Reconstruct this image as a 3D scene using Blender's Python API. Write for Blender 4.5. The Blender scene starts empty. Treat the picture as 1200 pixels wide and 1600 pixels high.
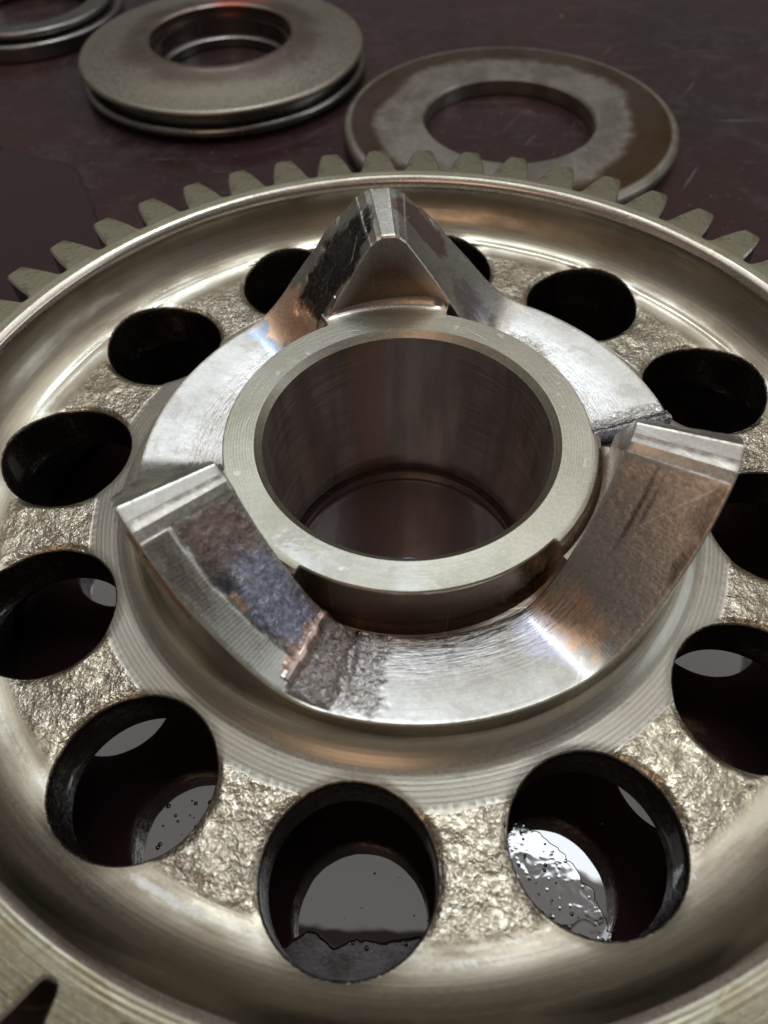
import bpy, math, random
import numpy as np
from mathutils import Matrix, Vector, noise

random.seed(4)
MM = 0.001
T0 = 41.0                      # height of the collar face above the table (mm)
sc = bpy.context.scene

# ------------------------------------------------------------------ camera
cam_d = bpy.data.cameras.new('camera')
cam = bpy.data.objects.new('camera', cam_d)
sc.collection.objects.link(cam)
R = Vector((0.99946966, 0.02754043, -0.0173761))
U = Vector((-0.0121465, 0.81038781, 0.58576792))
W = R.cross(U)
M = Matrix((R, U, W)).transposed().to_4x4()
M.translation = Vector((0.0, -85.0425, 94.0063 + T0)) * MM
cam.matrix_world = M
cam_d.sensor_fit = 'HORIZONTAL'
cam_d.sensor_width = 36.0
cam_d.lens = 36.0 * 1148.694 / 1200.0
cam_d.clip_start = 0.002
cam_d.clip_end = 20.0
cam_d.dof.use_dof = True
cam_d.dof.focus_distance = 0.132
cam_d.dof.aperture_fstop = 26.0
sc.camera = cam

# ------------------------------------------------------------------ world and lamps (indoor workshop light and added fills)
world = bpy.data.worlds.new('World')
sc.world = world
world.use_nodes = True
bg = world.node_tree.nodes['Background']
bg.inputs['Color'].default_value = (0.80, 0.74, 0.68, 1)
bg.inputs['Strength'].default_value = 0.14


def area_light(name, loc, target, sx, sy, radiance, color):
    d = bpy.data.lights.new(name, 'AREA')
    d.shape = 'RECTANGLE'
    d.size = sx
    d.size_y = sy
    d.energy = radiance * math.pi * sx * sy
    d.color = color
    o = bpy.data.objects.new(name, d)
    sc.collection.objects.link(o)
    o.location = loc
    o.rotation_euler = (Vector(target) - Vector(loc)).to_track_quat('-Z', 'Y').to_euler()
    return o


area_light('ceiling_lamp', (0.05, 0.72, 1.30), (0.05, 0.72, 0), 1.90, 1.30, 0.95, (1.0, 0.97, 0.93))
area_light('panel_lamp', (0.08, 0.27, 1.20), (0, 0, 0), 0.62, 0.11, 9.5, (0.88, 0.94, 1.0))
area_light('window_lamp', (-0.10, 0.62, 1.18), (0, 0, 0), 0.30, 0.20, 7.0, (0.62, 0.79, 1.0))
area_light('side_fill', (1.15, 0.10, 0.62), (0, 0, 0.02), 0.60, 0.55, 1.5, (0.88, 0.94, 1.0))  # unseen lamp added at the right to brighten the left lobe's ramp
area_light('warm_fill', (-0.22, -0.80, 0.95), (0, 0, 0), 0.50, 0.60, 1.5, (1.0, 0.64, 0.42))  # added behind the camera, stands in for unseen brown surroundings

sc.view_settings.view_transform = 'Standard'
sc.view_settings.look = 'None'
sc.view_settings.exposure = 0.22
sc.view_settings.gamma = 1.0
sc.view_settings.use_curve_mapping = False
sc.render.engine = 'CYCLES'
sc.cycles.use_denoising = True
sc.cycles.max_bounces = 10
sc.cycles.glossy_bounces = 8
sc.cycles.blur_glossy = 0.3
sc.cycles.sample_clamp_indirect = 6.0

# ------------------------------------------------------------------ helpers


def link(o, parent=None):
    sc.collection.objects.link(o)
    if parent is not None:
        o.parent = parent
    return o


def tag(o, label=None, cat=None, group=None, kind=None):
    for k, v in (('label', label), ('category', cat), ('group', group), ('kind', kind)):
        if v:
            o[k] = v
    return o


def empty(name, loc=(0, 0, 0), rz=0.0):
    o = bpy.data.objects.new(name, None)
    o.empty_display_size = 0.01
    link(o)
    o.location = Vector(loc) * MM
    o.rotation_euler.z = rz
    return o


def mesh(name, verts, faces, mat, parent=None, smooth=True, sharp=None, normals=None, col=None):
    """verts in mm"""
    me = bpy.data.meshes.new(name)
    v = np.asarray(verts, float) * MM
    me.from_pydata(v.tolist(), [], faces)
    me.update()
    if smooth:
        me.polygons.foreach_set('use_smooth', [True] * len(me.polygons))
        if sharp is not None:
            me.set_sharp_from_angle(angle=math.radians(sharp))
    if normals is not None:
        me.normals_split_custom_set_from_vertices(np.asarray(normals).tolist())
    if col is not None:
        for k, a in col.items():
            at = me.color_attributes.new(k, 'FLOAT_COLOR', 'POINT')
            at.data.foreach_set('color', np.asarray(a, np.float32).ravel())
    me.materials.append(mat)
    return link(bpy.data.objects.new(name, me), parent)


def grid_faces(nu, nv, closed_u=False, flip=False):
    f = []
    for i in range(nu if closed_u else nu - 1):
        a = i * nv
        b = ((i + 1) % nu) * nv
        for j in range(nv - 1):
            q = (a + j, b + j, b + j + 1, a + j + 1)
            f.append(q[::-1] if flip else q)
    return f


def revolve(name, prof, n, mat, parent=None, closed=False, sharp=35, wob=0.0, z0=0.0):
    """surface of revolution; prof runs so that its outer side lies to its left seen in (r, z)"""
    p = list(prof)
    if closed:
        p = p + [p[0]]
    v = []
    for i in range(n):
        a = 2 * math.pi * i / n
        c, s = math.cos(a), math.sin(a)
        for r, z in p:
            v.append((r * c, r * s, z + z0))
    return mesh(name, v, grid_faces(n, len(p), True), mat, parent, True, sharp)


def arc(cx, cz, rx, rz, a0, a1, n):
    return [(cx + rx * math.cos(math.radians(a0 + (a1 - a0) * i / n)),
             cz + rz * math.sin(math.radians(a0 + (a1 - a0) * i / n))) for i in range(n + 1)]


def sstep(a, b, x):
    t = np.clip((np.asarray(x, float) - a) / (b - a), 0, 1)
    return t * t * (3 - 2 * t)


# ------------------------------------------------------------------ material nodes


class NT:
    def __init__(self, name):
        self.m = bpy.data.materials.new(name)
        self.m.use_nodes = True
        self.t = self.m.node_tree
        self.b = self.t.nodes['Principled BSDF']
        tc = self.t.nodes.new('ShaderNodeTexCoord')
        self.v = self.vmul(tc.outputs['Object'], 1000.0)

    def put(self, sock, val):
        if hasattr(val, 'links') or isinstance(val, bpy.types.NodeSocket):
            self.t.links.new(val, sock)
        elif isinstance(val, (tuple, list)) and len(val) == 3 and sock.type == 'RGBA':
            sock.default_value = (*val, 1)
        else:
            sock.default_value = val

    def vmul(self, v, k):
        n = self.t.nodes.new('ShaderNodeVectorMath')
        n.operation = 'MULTIPLY'
        self.put(n.inputs[0], v)
        n.inputs[1].default_value = (k, k, k) if not isinstance(k, tuple) else k
        return n.outputs[0]

    def math(self, op, a, b=0.0, c=0.0, clamp=False):
        n = self.t.nodes.new('ShaderNodeMath')
        n.operation = op
        n.use_clamp = clamp
        self.put(n.inputs[0], a)
        self.put(n.inputs[1], b)
        self.put(n.inputs[2], c)
        return n.outputs[0]

    def noise(self, scale, detail=3.0, rough=0.55, v=None, dist=0.0, stretch=None):
        n = self.t.nodes.new('ShaderNodeTexNoise')
        vv = self.v if v is None else v
        if stretch:
            vv = self.vmul(vv, stretch)
        self.put(n.inputs['Vector'], vv)
        n.inputs['Scale'].default_value = scale
        n.inputs['Detail'].default_value = detail
        n.inputs['Roughness'].default_value = rough
        n.inputs['Distortion'].default_value = dist
        return n.outputs['Fac']

    def voro(self, scale, feature='SMOOTH_F1', v=None, smooth=0.6):
        n = self.t.nodes.new('ShaderNodeTexVoronoi')
        n.feature = feature
        self.put(n.inputs['Vector'], self.v if v is None else v)
        n.inputs['Scale'].default_value = scale
        if feature == 'SMOOTH_F1':
            n.inputs['Smoothness'].default_value = smooth
        return n.outputs['Distance']

    def ramp(self, x, a, b, lo=0.0, hi=1.0):
        n = self.t.nodes.new('ShaderNodeMapRange')
        n.interpolation_type = 'SMOOTHSTEP'
        self.put(n.inputs['Value'], x)
        n.inputs['From Min'].default_value = a
        n.inputs['From Max'].default_value = b
        n.inputs['To Min'].default_value = lo
        n.inputs['To Max'].default_value = hi
        return n.outputs['Result']

    def mix(self, f, a, b):
        n = self.t.nodes.new('ShaderNodeMix')
        n.data_type = 'RGBA'
        self.put(n.inputs[0], f)
        self.put(n.inputs[6], a)
        self.put(n.inputs[7], b)
        return n.outputs[2]

    def mixf(self, f, a, b):
        n = self.t.nodes.new('ShaderNodeMix')
        n.data_type = 'FLOAT'
        self.put(n.inputs[0], f)
        self.put(n.inputs[2], a)
        self.put(n.inputs[3], b)
        return n.outputs[0]

    def scratches(self, wide=1.6, long_=0.05, angs=(0.3, 1.4, 2.3), lo=0.70, hi=0.76):
        out = None
        for k, g in enumerate(angs):
            rt = self.t.nodes.new('ShaderNodeVectorRotate')
            rt.rotation_type = 'Z_AXIS'
            self.put(rt.inputs['Vector'], self.v)
            rt.inputs['Angle'].default_value = g
            q = self.ramp(self.noise(1.0, 2, 0.5, v=self.vmul(rt.outputs[0], (wide, long_, long_)), dist=0.15), lo, hi)
            out = q if out is None else self.math('MAXIMUM', out, q)
        return out

    def grain(self, col, amt=0.12, scale=2.0):
        g = self.noise(scale, 3, 0.7)
        k = self.ramp(g, 0.30, 0.70, 1.0 - amt, 1.0 + amt)
        n = self.t.nodes.new('ShaderNodeVectorMath')
        n.operation = 'SCALE'
        self.put(n.inputs[0], col)
        self.put(n.inputs['Scale'], k)
        return n.outputs[0], g

    def polar(self):
        s = self.t.nodes.new('ShaderNodeSeparateXYZ')
        self.put(s.inputs[0], self.v)
        r = self.math('SQRT', self.math('ADD', self.math('MULTIPLY', s.outputs[0], s.outputs[0]),
                                        self.math('MULTIPLY', s.outputs[1], s.outputs[1])))
        a = self.math('ARCTAN2', s.outputs[1], s.outputs[0])
        return r, a, s.outputs[2]

    def comb(self, x, y, z=0.0):
        c = self.t.nodes.new('ShaderNodeCombineXYZ')
        self.put(c.inputs[0], x)
        self.put(c.inputs[1], y)
        self.put(c.inputs[2], z)
        return c.outputs[0]

    def attr(self, name):
        n = self.t.nodes.new('ShaderNodeAttribute')
        n.attribute_name = name
        return n

    def bump(self, h, dist_mm, strength=1.0, prev=None):
        n = self.t.nodes.new('ShaderNodeBump')
        self.put(n.inputs['Height'], h)
        n.inputs['Distance'].default_value = dist_mm * MM
        self.put(n.inputs['Strength'], strength)
        if prev is not None:
            self.put(n.inputs['Normal'], prev)
        return n.outputs[0]

    def done(self, color, rough, metal=1.0, normal=None, coatn=None, **kw):
        self.put(self.b.inputs['Base Color'], color)
        self.put(self.b.inputs['Roughness'], rough)
        self.put(self.b.inputs['Metallic'], metal)
        if normal is not None:
            self.put(self.b.inputs['Normal'], normal)
        if metal == 1.0 and 'Coat_Weight' not in kw:
            wet = self.ramp(self.noise(0.07, 3, 0.6), 0.38, 0.62, 0.15, 0.8)
            kw.update(Coat_Weight=wet, Coat_Roughness=0.06, Coat_IOR=1.5)
            if normal is not None:
                kw['Coat_Normal'] = self.bump(self.noise(0.5, 2), 0.08, 0.4, coatn)
        for k, v in kw.items():
            self.put(self.b.inputs[k.replace('_', ' ')], v)
        return self.m


STEEL = (0.48, 0.455, 0.39)
STEEL_D = (0.38, 0.35, 0.29)


def steel_machined(name, c0=STEEL, c1=STEEL_D, rough=0.34, lines=1.0, pitch=0.55, depth=0.010, stain=None, turned=None, tdepth=0.35):
    n = NT(name)
    r, a, z = n.polar()
    big = n.noise(0.045, 4, 0.6)
    fine = n.noise(1.1, 4, 0.6)
    pv = n.comb(r, n.math('MULTIPLY', a, 3.0), z)
    ln = n.noise(1.0 / pitch, 2, 0.6, v=n.vmul(pv, (1.0, 0.35, 0.4)))
    col = n.mix(n.ramp(big, 0.35, 0.68), c0, c1)
    col = n.mix(n.math('MULTIPLY', n.ramp(fine, 0.5, 0.75), 0.25), col, (0.30, 0.26, 0.20))
    if stain:
        sp = n.ramp(n.noise(0.12, 4, 0.65, dist=0.9), 0.53, 0.58)
        col = n.mix(n.math('MULTIPLY', sp, 0.6), col, stain)
        col = n.mix(n.ramp(n.noise(0.35, 2), 0.70, 0.73, 0.0, 0.6), col, (0.60, 0.58, 0.50))
    rg = n.math('ADD', n.ramp(big, 0.3, 0.7, rough - 0.05, rough + 0.07), n.math('MULTIPLY', fine, 0.08))
    col, g = n.grain(col)
    scr = n.scratches()
    col = n.mix(n.math('MULTIPLY', scr, 0.5), col, (0.66, 0.63, 0.56))
    rg = n.math('ADD', rg, n.math('MULTIPLY', n.math('SUBTRACT', g, 0.5), 0.12))
    h = n.math('ADD', n.math('MULTIPLY', ln, lines), n.math('MULTIPLY', fine, 0.5))
    h = n.math('SUBTRACT', n.math('ADD', h, n.math('MULTIPLY', g, 0.18)), n.math('MULTIPLY', scr, 0.5))
    if turned:
        wv = n.math('SINE', n.math('ADD', n.math('MULTIPLY', r, 2 * math.pi / turned), n.math('MULTIPLY', n.noise(0.05, 2), 2.0)))
        h = n.math('ADD', h, n.math('MULTIPLY', wv, n.ramp(n.noise(0.03, 2), 0.40, 0.60, 0.0, tdepth)))
    return n.done(col, rg, 1.0, n.bump(h, depth * 6, 0.7))


def steel_web():
    """cast skin on the web, turned steel on the hub flare and in the rim fillet"""
    n = NT('gear_web_steel')
    r, a, z = n.polar()
    wob = n.noise(0.09, 3, 0.6)
    rw = n.math('ADD', r, n.math('MULTIPLY', n.math('SUBTRACT', wob, 0.5), 2.0))
    m_in = n.ramp(rw, 58.3, 58.7)
    m_out = n.ramp(rw, 73.2, 75.4, 1.0, 0.0)
    cast = n.math('MULTIPLY', m_in, m_out)
    # turned lines
    pv = n.comb(r, n.math('MULTIPLY', a, 3.0), 0.0)
    wav = n.math('SINE', n.math('ADD', n.math('MULTIPLY', r, 2 * math.pi / 0.78),
                                n.math('MULTIPLY', n.noise(0.04, 2), 1.5)))
    lnoise = n.noise(2.2, 2, 0.6, v=n.vmul(pv, (1.0, 0.25, 1.0)))
    flare = n.ramp(r, 58.5, 60.5, 1.0, 0.0)
    fine = n.noise(1.6, 4, 0.65)
    h_m = n.math('ADD', n.math('MULTIPLY', n.math('MULTIPLY', wav, n.math('ADD', flare, n.ramp(r, 74.5, 76.0, 0.0, 0.35))), 0.12),
                 n.math('ADD', n.math('MULTIPLY', lnoise, 0.60), n.math('MULTIPLY', fine, 0.45)))
    # thin bead of oil that has settled along the foot of the rim wall
    rb_ = n.math('ADD', r, n.math('MULTIPLY', n.math('SUBTRACT', n.noise(0.02, 2), 0.5), 1.2))
    bd = n.math('DIVIDE', n.math('SUBTRACT', rb_, 78.2), 0.8)
    bead = n.math('EXPONENT', n.math('MULTIPLY', n.math('MULTIPLY', bd, bd), -1.0))
    bead = n.math('MULTIPLY', bead, n.ramp(n.math('SINE', a), 0.15, 0.45))
    # cast skin: lumpy orange peel
    w2 = n.noise(0.5, 2, 0.5)
    vv = n.t.nodes.new('ShaderNodeVectorMath')
    vv.operation = 'ADD'
    n.put(vv.inputs[0], n.v)
    n.put(vv.inputs[1], n.comb(w2, n.noise(0.4, 2), 0.0))
    lump = n.noise(0.62, 1, 0.4, v=vv.outputs[0], dist=0.3)
    pit = n.noise(1.55, 2, 0.45, dist=0.8)
    h_c = n.math('ADD', n.math('MULTIPLY', lump, 0.8), n.math('MULTIPLY', pit, 1.0))
    big = n.noise(0.05, 4, 0.6)
    cm = n.mix(n.ramp(big, 0.35, 0.68), (0.455, 0.435, 0.385), (0.355, 0.335, 0.29))
    scr = n.scratches()
    cm, gr = n.grain(n.mix(n.math('MULTIPLY', scr, 0.45), cm, (0.62, 0.59, 0.52)), 0.12)
    oilst = n.noise(0.10, 4, 0.6, v=n.vmul(n.comb(r, n.math('MULTIPLY', a, 30.0), 0.0), (1.6, 1.0, 1.0)))
    cf = n.mix(n.ramp(oilst, 0.36, 0.66), (0.36, 0.325, 0.25), (0.22, 0.185, 0.13))
    cm = n.mix(n.ramp(r, 70.0, 71.0), cm, cf)
    cm = n.mix(n.math('MULTIPLY', flare, 0.55), cm, (0.33, 0.305, 0.245))
    cc = n.mix(n.ramp(pit, 0.38, 0.62), (0.25, 0.212, 0.15), (0.45, 0.41, 0.325))
    col = n.mix(cast, cm, cc)
    rg = n.mixf(cast, n.math('ADD', n.math('MULTIPLY', lnoise, 0.16), n.ramp(gr, 0.3, 0.7, 0.26, 0.34)), n.ramp(n.math('ADD', n.math('MULTIPLY', pit, 0.5), n.math('MULTIPLY', big, 0.5)), 0.38, 0.62, 0.38, 0.21))
    rg = n.math('ADD', rg, n.math('MULTIPLY', n.ramp(oilst, 0.32, 0.68, -0.07, 0.09), n.ramp(r, 70.0, 71.0)))
    rg = n.mixf(bead, rg, 0.10)
    b0 = n.bump(bead, 0.22, 1.0)
    b1 = n.bump(h_m, 0.06, n.mixf(cast, 0.55, 0.0), b0)
    b2 = n.bump(h_c, 0.28, n.math('MULTIPLY', cast, n.ramp(n.noise(0.07, 4, 0.6), 0.32, 0.66, 0.25, 0.95)), n.bump(n.noise(0.13, 2), 1.6, n.math('MULTIPLY', cast, 0.8), b1))
    b3 = n.bump(cast, 0.10, 0.5, b2)
    return n.done(col, rg, 1.0, b3, coatn=n.bump(bead, 0.22, 1.0, n.bump(h_c, 0.40, n.mixf(cast, 0.0, 0.7))))


def steel_bored():
    n = NT('bore_steel')
    r, a, z = n.polar()
    ln = n.noise(1.0, 3, 0.6, v=n.comb(n.math('MULTIPLY', a, 1.6), n.math('MULTIPLY', z, 2.2), 0.0))
    st = n.noise(1.0, 3, 0.6, v=n.comb(n.math('MULTIPLY', a, 5.0), n.math('MULTIPLY', z, 0.03), 0.0))
    col = n.mix(n.ramp(st, 0.35, 0.65), (0.68, 0.63, 0.60), (0.47, 0.435, 0.41))
    refl_stripe = n.math('MULTIPLY', n.ramp(a, 1.72, 1.80), n.ramp(a, 2.02, 2.10, 1.0, 0.0))  # brown band paints in the reflection of something brown out of view
    col = n.mix(n.math('MULTIPLY', refl_stripe, 0.75), col, (0.66, 0.44, 0.30))
    return n.done(col, n.ramp(ln, 0.35, 0.65, 0.36, 0.52), 1.0, n.bump(ln, 0.02, 0.5))


def steel_lobe():
    """cam lobes: attribute tint = painted blue and copper reflections, stains and smears, mask.r = pitting, mask.g = burnish, mask.b = transverse lines"""
    n = NT('cam_lobe_steel')
    r, a, z = n.polar()
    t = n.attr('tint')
    mk = n.t.nodes.new('ShaderNodeSeparateColor')
    n.put(mk.inputs[0], n.attr('mask').outputs['Color'])
    pitm, burn, trans = mk.outputs[0], mk.outputs[1], mk.outputs[2]
    big = n.noise(0.06, 4, 0.6)
    fine = n.noise(1.3, 4, 0.6)
    base = n.mix(n.ramp(big, 0.35, 0.66), (0.50, 0.485, 0.445), (0.38, 0.362, 0.318))
    base = n.mix(n.ramp(n.noise(0.22, 5, 0.65, dist=0.5), 0.54, 0.62, 0.0, 0.4), base, (0.30, 0.275, 0.235))
    sc2 = n.noise(1.0, 3, 0.6, v=n.comb(n.math('MULTIPLY', r, 3.2), n.math('MULTIPLY', a, 4.0), 0.0))
    base = n.mix(n.ramp(sc2, 0.60, 0.68, 0.0, 0.5), base, (0.27, 0.235, 0.225))
    pit = n.noise(0.9, 5, 0.7, dist=1.2)
    streak = n.noise(1.0, 4, 0.65, v=n.comb(n.math('MULTIPLY', r, 2.6), n.math('MULTIPLY', a, 9.0), 0.0), dist=0.4)
    # the tint breaks up along the pits and the sliding streaks
    brk = n.math('ADD', n.math('MULTIPLY', n.math('SUBTRACT', pit, 0.5), 1.5),
                 n.math('MULTIPLY', n.math('SUBTRACT', streak, 0.5), 1.2))
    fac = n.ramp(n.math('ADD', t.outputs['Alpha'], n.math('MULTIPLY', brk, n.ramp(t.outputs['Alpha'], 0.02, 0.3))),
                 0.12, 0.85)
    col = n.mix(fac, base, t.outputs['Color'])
    col = n.mix(n.math('MULTIPLY', burn, n.ramp(streak, 0.50, 0.64)), col, (0.60, 0.56, 0.54))
    col = n.mix(n.math('MULTIPLY', burn, n.ramp(streak, 0.34, 0.45, 0.75, 0.0)), col, (0.20, 0.165, 0.17))
    col = n.mix(n.math('MULTIPLY', pitm, n.ramp(pit, 0.50, 0.64, 0.0, 0.75)), col, (0.10, 0.075, 0.07))
    scr = n.scratches()
    col, gr = n.grain(n.mix(n.math('MULTIPLY', scr, 0.5), col, (0.66, 0.63, 0.58)), 0.13)
    rg = n.mixf(burn, n.math('ADD', n.math('MULTIPLY', fine, 0.16), n.ramp(gr, 0.3, 0.7, 0.26, 0.34)), n.ramp(streak, 0.35, 0.65, 0.14, 0.36))
    rg = n.mixf(pitm, rg, n.ramp(pit, 0.4, 0.65, 0.11, 0.36))
    tl = n.math('SINE', n.math('MULTIPLY', n.math('ADD', a, n.math('MULTIPLY', r, 0.002)), 640.0))
    cl = n.noise(2.4, 2, 0.6, v=n.vmul(n.comb(r, n.math('MULTIPLY', a, 3.0), z), (1.0, 0.3, 0.5)))
    h = n.math('ADD', n.math('MULTIPLY', n.math('MULTIPLY', tl, trans), 0.12),
               n.math('ADD', n.math('MULTIPLY', fine, 0.3), n.math('MULTIPLY', cl, 0.3)))
    b1 = n.bump(h, 0.06, 0.6)
    b2 = n.bump(streak, 0.12, n.math('MULTIPLY', burn, 0.8), b1)
    b3 = n.bump(pit, 0.55, n.math('MULTIPLY', pitm, 0.9), b2)
    return n.done(col, rg, 1.0, b3, coatn=n.bump(pit, 0.4, n.math('MULTIPLY', pitm, 0.8)))


def table_paint():
    n = NT('table_paint')
    a = n.noise(0.012, 4, 0.6)
    f = n.noise(0.35, 5, 0.65)
    s1 = n.noise(1.0, 3, 0.6, stretch=(0.02, 0.9, 1.0))
    ang = n.t.nodes.new('ShaderNodeVectorRotate')
    ang.rotation_type = 'Z_AXIS'
    n.put(ang.inputs['Vector'], n.v)
    ang.inputs['Angle'].default_value = 0.5
    s2 = n.noise(1.0, 3, 0.6, v=n.vmul(ang.outputs[0], (0.9, 0.018, 1.0)))
    scr = n.math('MAXIMUM', n.ramp(s1, 0.65, 0.72), n.ramp(s2, 0.67, 0.73))
    scr = n.math('MULTIPLY', scr, n.ramp(n.noise(0.03, 2), 0.38, 0.55))
    scr = n.math('MAXIMUM', scr, n.math('MULTIPLY', n.ramp(n.noise(0.55, 1), 0.735, 0.76), 0.8))
    col = n.mix(n.ramp(a, 0.35, 0.65), (0.040, 0.018, 0.019), (0.019, 0.0105, 0.0115))
    col = n.mix(n.math('MULTIPLY', scr, 0.9), col, (0.19, 0.155, 0.15))
    sm = n.noise(0.05, 5, 0.7, dist=1.5)
    col = n.mix(n.ramp(sm, 0.50, 0.66, 0.0, 0.5), col, (0.050, 0.032, 0.033))
    rg = n.math('ADD', n.ramp(n.math('ADD', n.math('MULTIPLY', a, 0.6), n.math('MULTIPLY', sm, 0.4)), 0.40, 0.60, 0.12, 0.34), n.ramp(f, 0.4, 0.7, 0.0, 0.12))
    h = n.math('SUBTRACT', f, n.math('MULTIPLY', scr, 0.6))
    return n.done(col, rg, 0.0, n.bump(h, 0.12, 0.5), IOR=1.5)


def oil(name, col=(0.012, 0.006, 0.007), ior=1.75, rough=0.015):
    n = NT(name)
    f = n.noise(0.06, 3, 0.5)
    return n.done(col, rough, 0.0, n.bump(f, 0.10, 0.4), IOR=ior)


def washer_steel():
    n = NT('washer_steel')
    r, a, z = n.polar()
    w = n.noise(0.035, 3, 0.45)
    rr = n.math('ADD', r, n.math('ADD', n.math('MULTIPLY', n.math('SUBTRACT', w, 0.5), 17.0), n.math('MULTIPLY', n.math('SUBTRACT', n.noise(0.3, 4, 0.65), 0.5), 5.0)))
    wet = n.math('MULTIPLY', n.ramp(rr, 43.5, 48.5), n.ramp(r, 55.0, 56.2, 1.0, 0.0))
    fine = n.noise(0.8, 4, 0.6)
    dry = n.mix(n.ramp(n.noise(0.09, 3), 0.4, 0.65), (0.30, 0.275, 0.235), (0.21, 0.185, 0.155))
    brown = n.mix(n.ramp(n.noise(0.03, 3), 0.42, 0.6), (0.17, 0.115, 0.075), (0.16, 0.085, 0.03))
    col = n.mix(wet, dry, brown)
    rg = n.mixf(wet, n.ramp(fine, 0.3, 0.7, 0.40, 0.56), 0.26)
    return n.done(col, rg, 1.0, n.bump(n.math('ADD', n.math('MULTIPLY', fine, 0.5), wet), 0.08, 0.6))


def spool_steel():
    n = NT('spool_steel')
    r, a, z = n.polar()
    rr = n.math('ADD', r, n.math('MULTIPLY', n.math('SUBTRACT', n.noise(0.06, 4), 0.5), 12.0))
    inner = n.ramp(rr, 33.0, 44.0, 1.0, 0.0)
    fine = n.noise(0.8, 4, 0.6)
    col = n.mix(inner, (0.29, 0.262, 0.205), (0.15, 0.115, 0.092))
    s = n.t.nodes.new('ShaderNodeSeparateXYZ')
    n.put(s.inputs[0], n.v)
    red = n.math('MULTIPLY', n.ramp(n.math('ADD', s.outputs[1], n.math('MULTIPLY', fine, 3.0)), 27.5, 30.5),
                 n.math('MULTIPLY', n.ramp(s.outputs[0], -10.0, -6.0), n.ramp(s.outputs[0], 12.0, 17.0, 1.0, 0.0)))
    col = n.mix(n.math('MULTIPLY', red, 0.8), col, (0.55, 0.10, 0.06))
    return n.done(col, n.ramp(fine, 0.3, 0.7, 0.34, 0.50), 1.0, n.bump(fine, 0.10, 0.5))


M_WEB = steel_web()
M_RIM = steel_machined('rim_steel', (0.46, 0.44, 0.335), (0.36, 0.33, 0.235), 0.35, 1.0, 0.6, 0.010, (0.34, 0.29, 0.17), 0.75)
M_TOOTH = steel_machined('tooth_steel', (0.43, 0.412, 0.30), (0.29, 0.268, 0.175), 0.27, 0.6, 0.6, 0.016, (0.21, 0.175, 0.085))
M_COLLAR = steel_machined('collar_steel', (0.40, 0.382, 0.312), (0.335, 0.315, 0.25), 0.36, 0.8, 0.4, 0.008, (0.40, 0.375, 0.29), 0.5, 0.12)
M_EDGE = steel_machined('worn_edge_glint_steel', (0.66, 0.60, 0.53), (0.55, 0.49, 0.43), 0.22, 0.6, 0.5, 0.008)  # bare worn edges; pinkish lightness also paints in the rim chamfer's reflected glint
M_BORE = steel_bored()
M_LOBE = steel_lobe()
M_TABLE = table_paint()
M_OIL = oil('dark_oil', (0.022, 0.010, 0.011), 1.8)
M_FILM = oil('thin_oil_film', (0.032, 0.018, 0.020), 1.55, 0.16)
M_BUB = oil('oil_bubble_skin', (0.02, 0.012, 0.012), 1.6, 0.0)
M_WALL = steel_machined('collar_wall_steel', (0.40, 0.345, 0.295), (0.30, 0.25, 0.21), 0.26, 1.0, 0.5, 0.010)
M_FLANK = steel_machined('shaded_flank_steel', (0.10, 0.085, 0.065), (0.05, 0.04, 0.032), 0.34, 0.6, 0.6, 0.01)  # darker copy of the tooth steel, paints shade into the gaps
M_WASHER = washer_steel()
M_SPOOL = spool_steel()
M_DARK = steel_machined('oily_dark_steel', (0.26, 0.245, 0.225), (0.17, 0.155, 0.145), 0.24, 0.8, 0.6, 0.012)
M_BURR = steel_machined('burr_copper_brown', (0.52, 0.33, 0.22), (0.42, 0.27, 0.18), 0.3, 0.5, 0.5, 0.01)

# ------------------------------------------------------------------ table
tv, tf = [], []
for k, (zz, e) in enumerate(((-30, 0), (-1.5, 0), (0, 1.5))):
    tv += [(-520 + e, -420 + e, zz), (520 - e, -420 + e, zz), (520 - e, 620 - e, zz), (-520 + e, 620 - e, zz)]
for k in range(2):
    for j in range(4):
        tf.append((k * 4 + j, k * 4 + (j + 1) % 4, k * 4 + 4 + (j + 1) % 4, k * 4 + 4 + j))
tf += [(8, 9, 10, 11), (3, 2, 1, 0)]
table = tag(mesh('table', tv, tf, M_TABLE, smooth=False), kind='structure')
table['label'] = 'dark maroon painted table top, scratched and oily'

# ------------------------------------------------------------------ the gear
gear = tag(empty('gear'), 'large oily steel gear with twelve round holes and a three-lobed face cam', 'gear')

# -- web: O-grid of twelve 30 degree sectors, each with one round hole
RB, RIMR = 48.2, 85.6
WEBZ = -15.7


def web_z(r):
    r = np.asarray(r, float)
    z = np.full_like(r, WEBZ)
    z = z + 0.11 * np.clip(58.0 - r, 0, 20)
    t = np.clip((54.0 - r) / 5.9, 0, 1)
    z = z + 6.0 * (1 - np.sqrt(np.maximum(1 - t * t, 0)))
    u = np.clip((r - 74.2) / 11.42, 0, 1)
    z = z + 11.2 * (1 - np.sqrt(np.maximum(1 - u * u, 0)))
    return z


HC, HR, HPH = 67.13, 12.55, -math.pi / 2 - 0.109
# arc-length parameter of the profile
rs = np.linspace(RB, RIMR, 4000)
zs = web_z(rs)
ss = np.concatenate([[0], np.cumsum(np.hypot(np.diff(rs), np.diff(zs)))])
s_of = lambda r: np.interp(r, rs, ss)
r_of = lambda s: np.interp(s, ss, rs)
R_IN, R_OUT = 53.2, 81.0
S_IN, S_OUT = s_of(R_IN), s_of(R_OUT)
HA = math.radians(15)


def web_normal(p):
    r = np.hypot(p[:, 0], p[:, 1])
    d = (web_z(r + 0.02) - web_z(r - 0.02)) / 0.04
    n = np.stack([-d * p[:, 0] / r, -d * p[:, 1] / r, np.ones_like(r)], 1)
    return n / np.linalg.norm(n, axis=1)[:, None]


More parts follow.
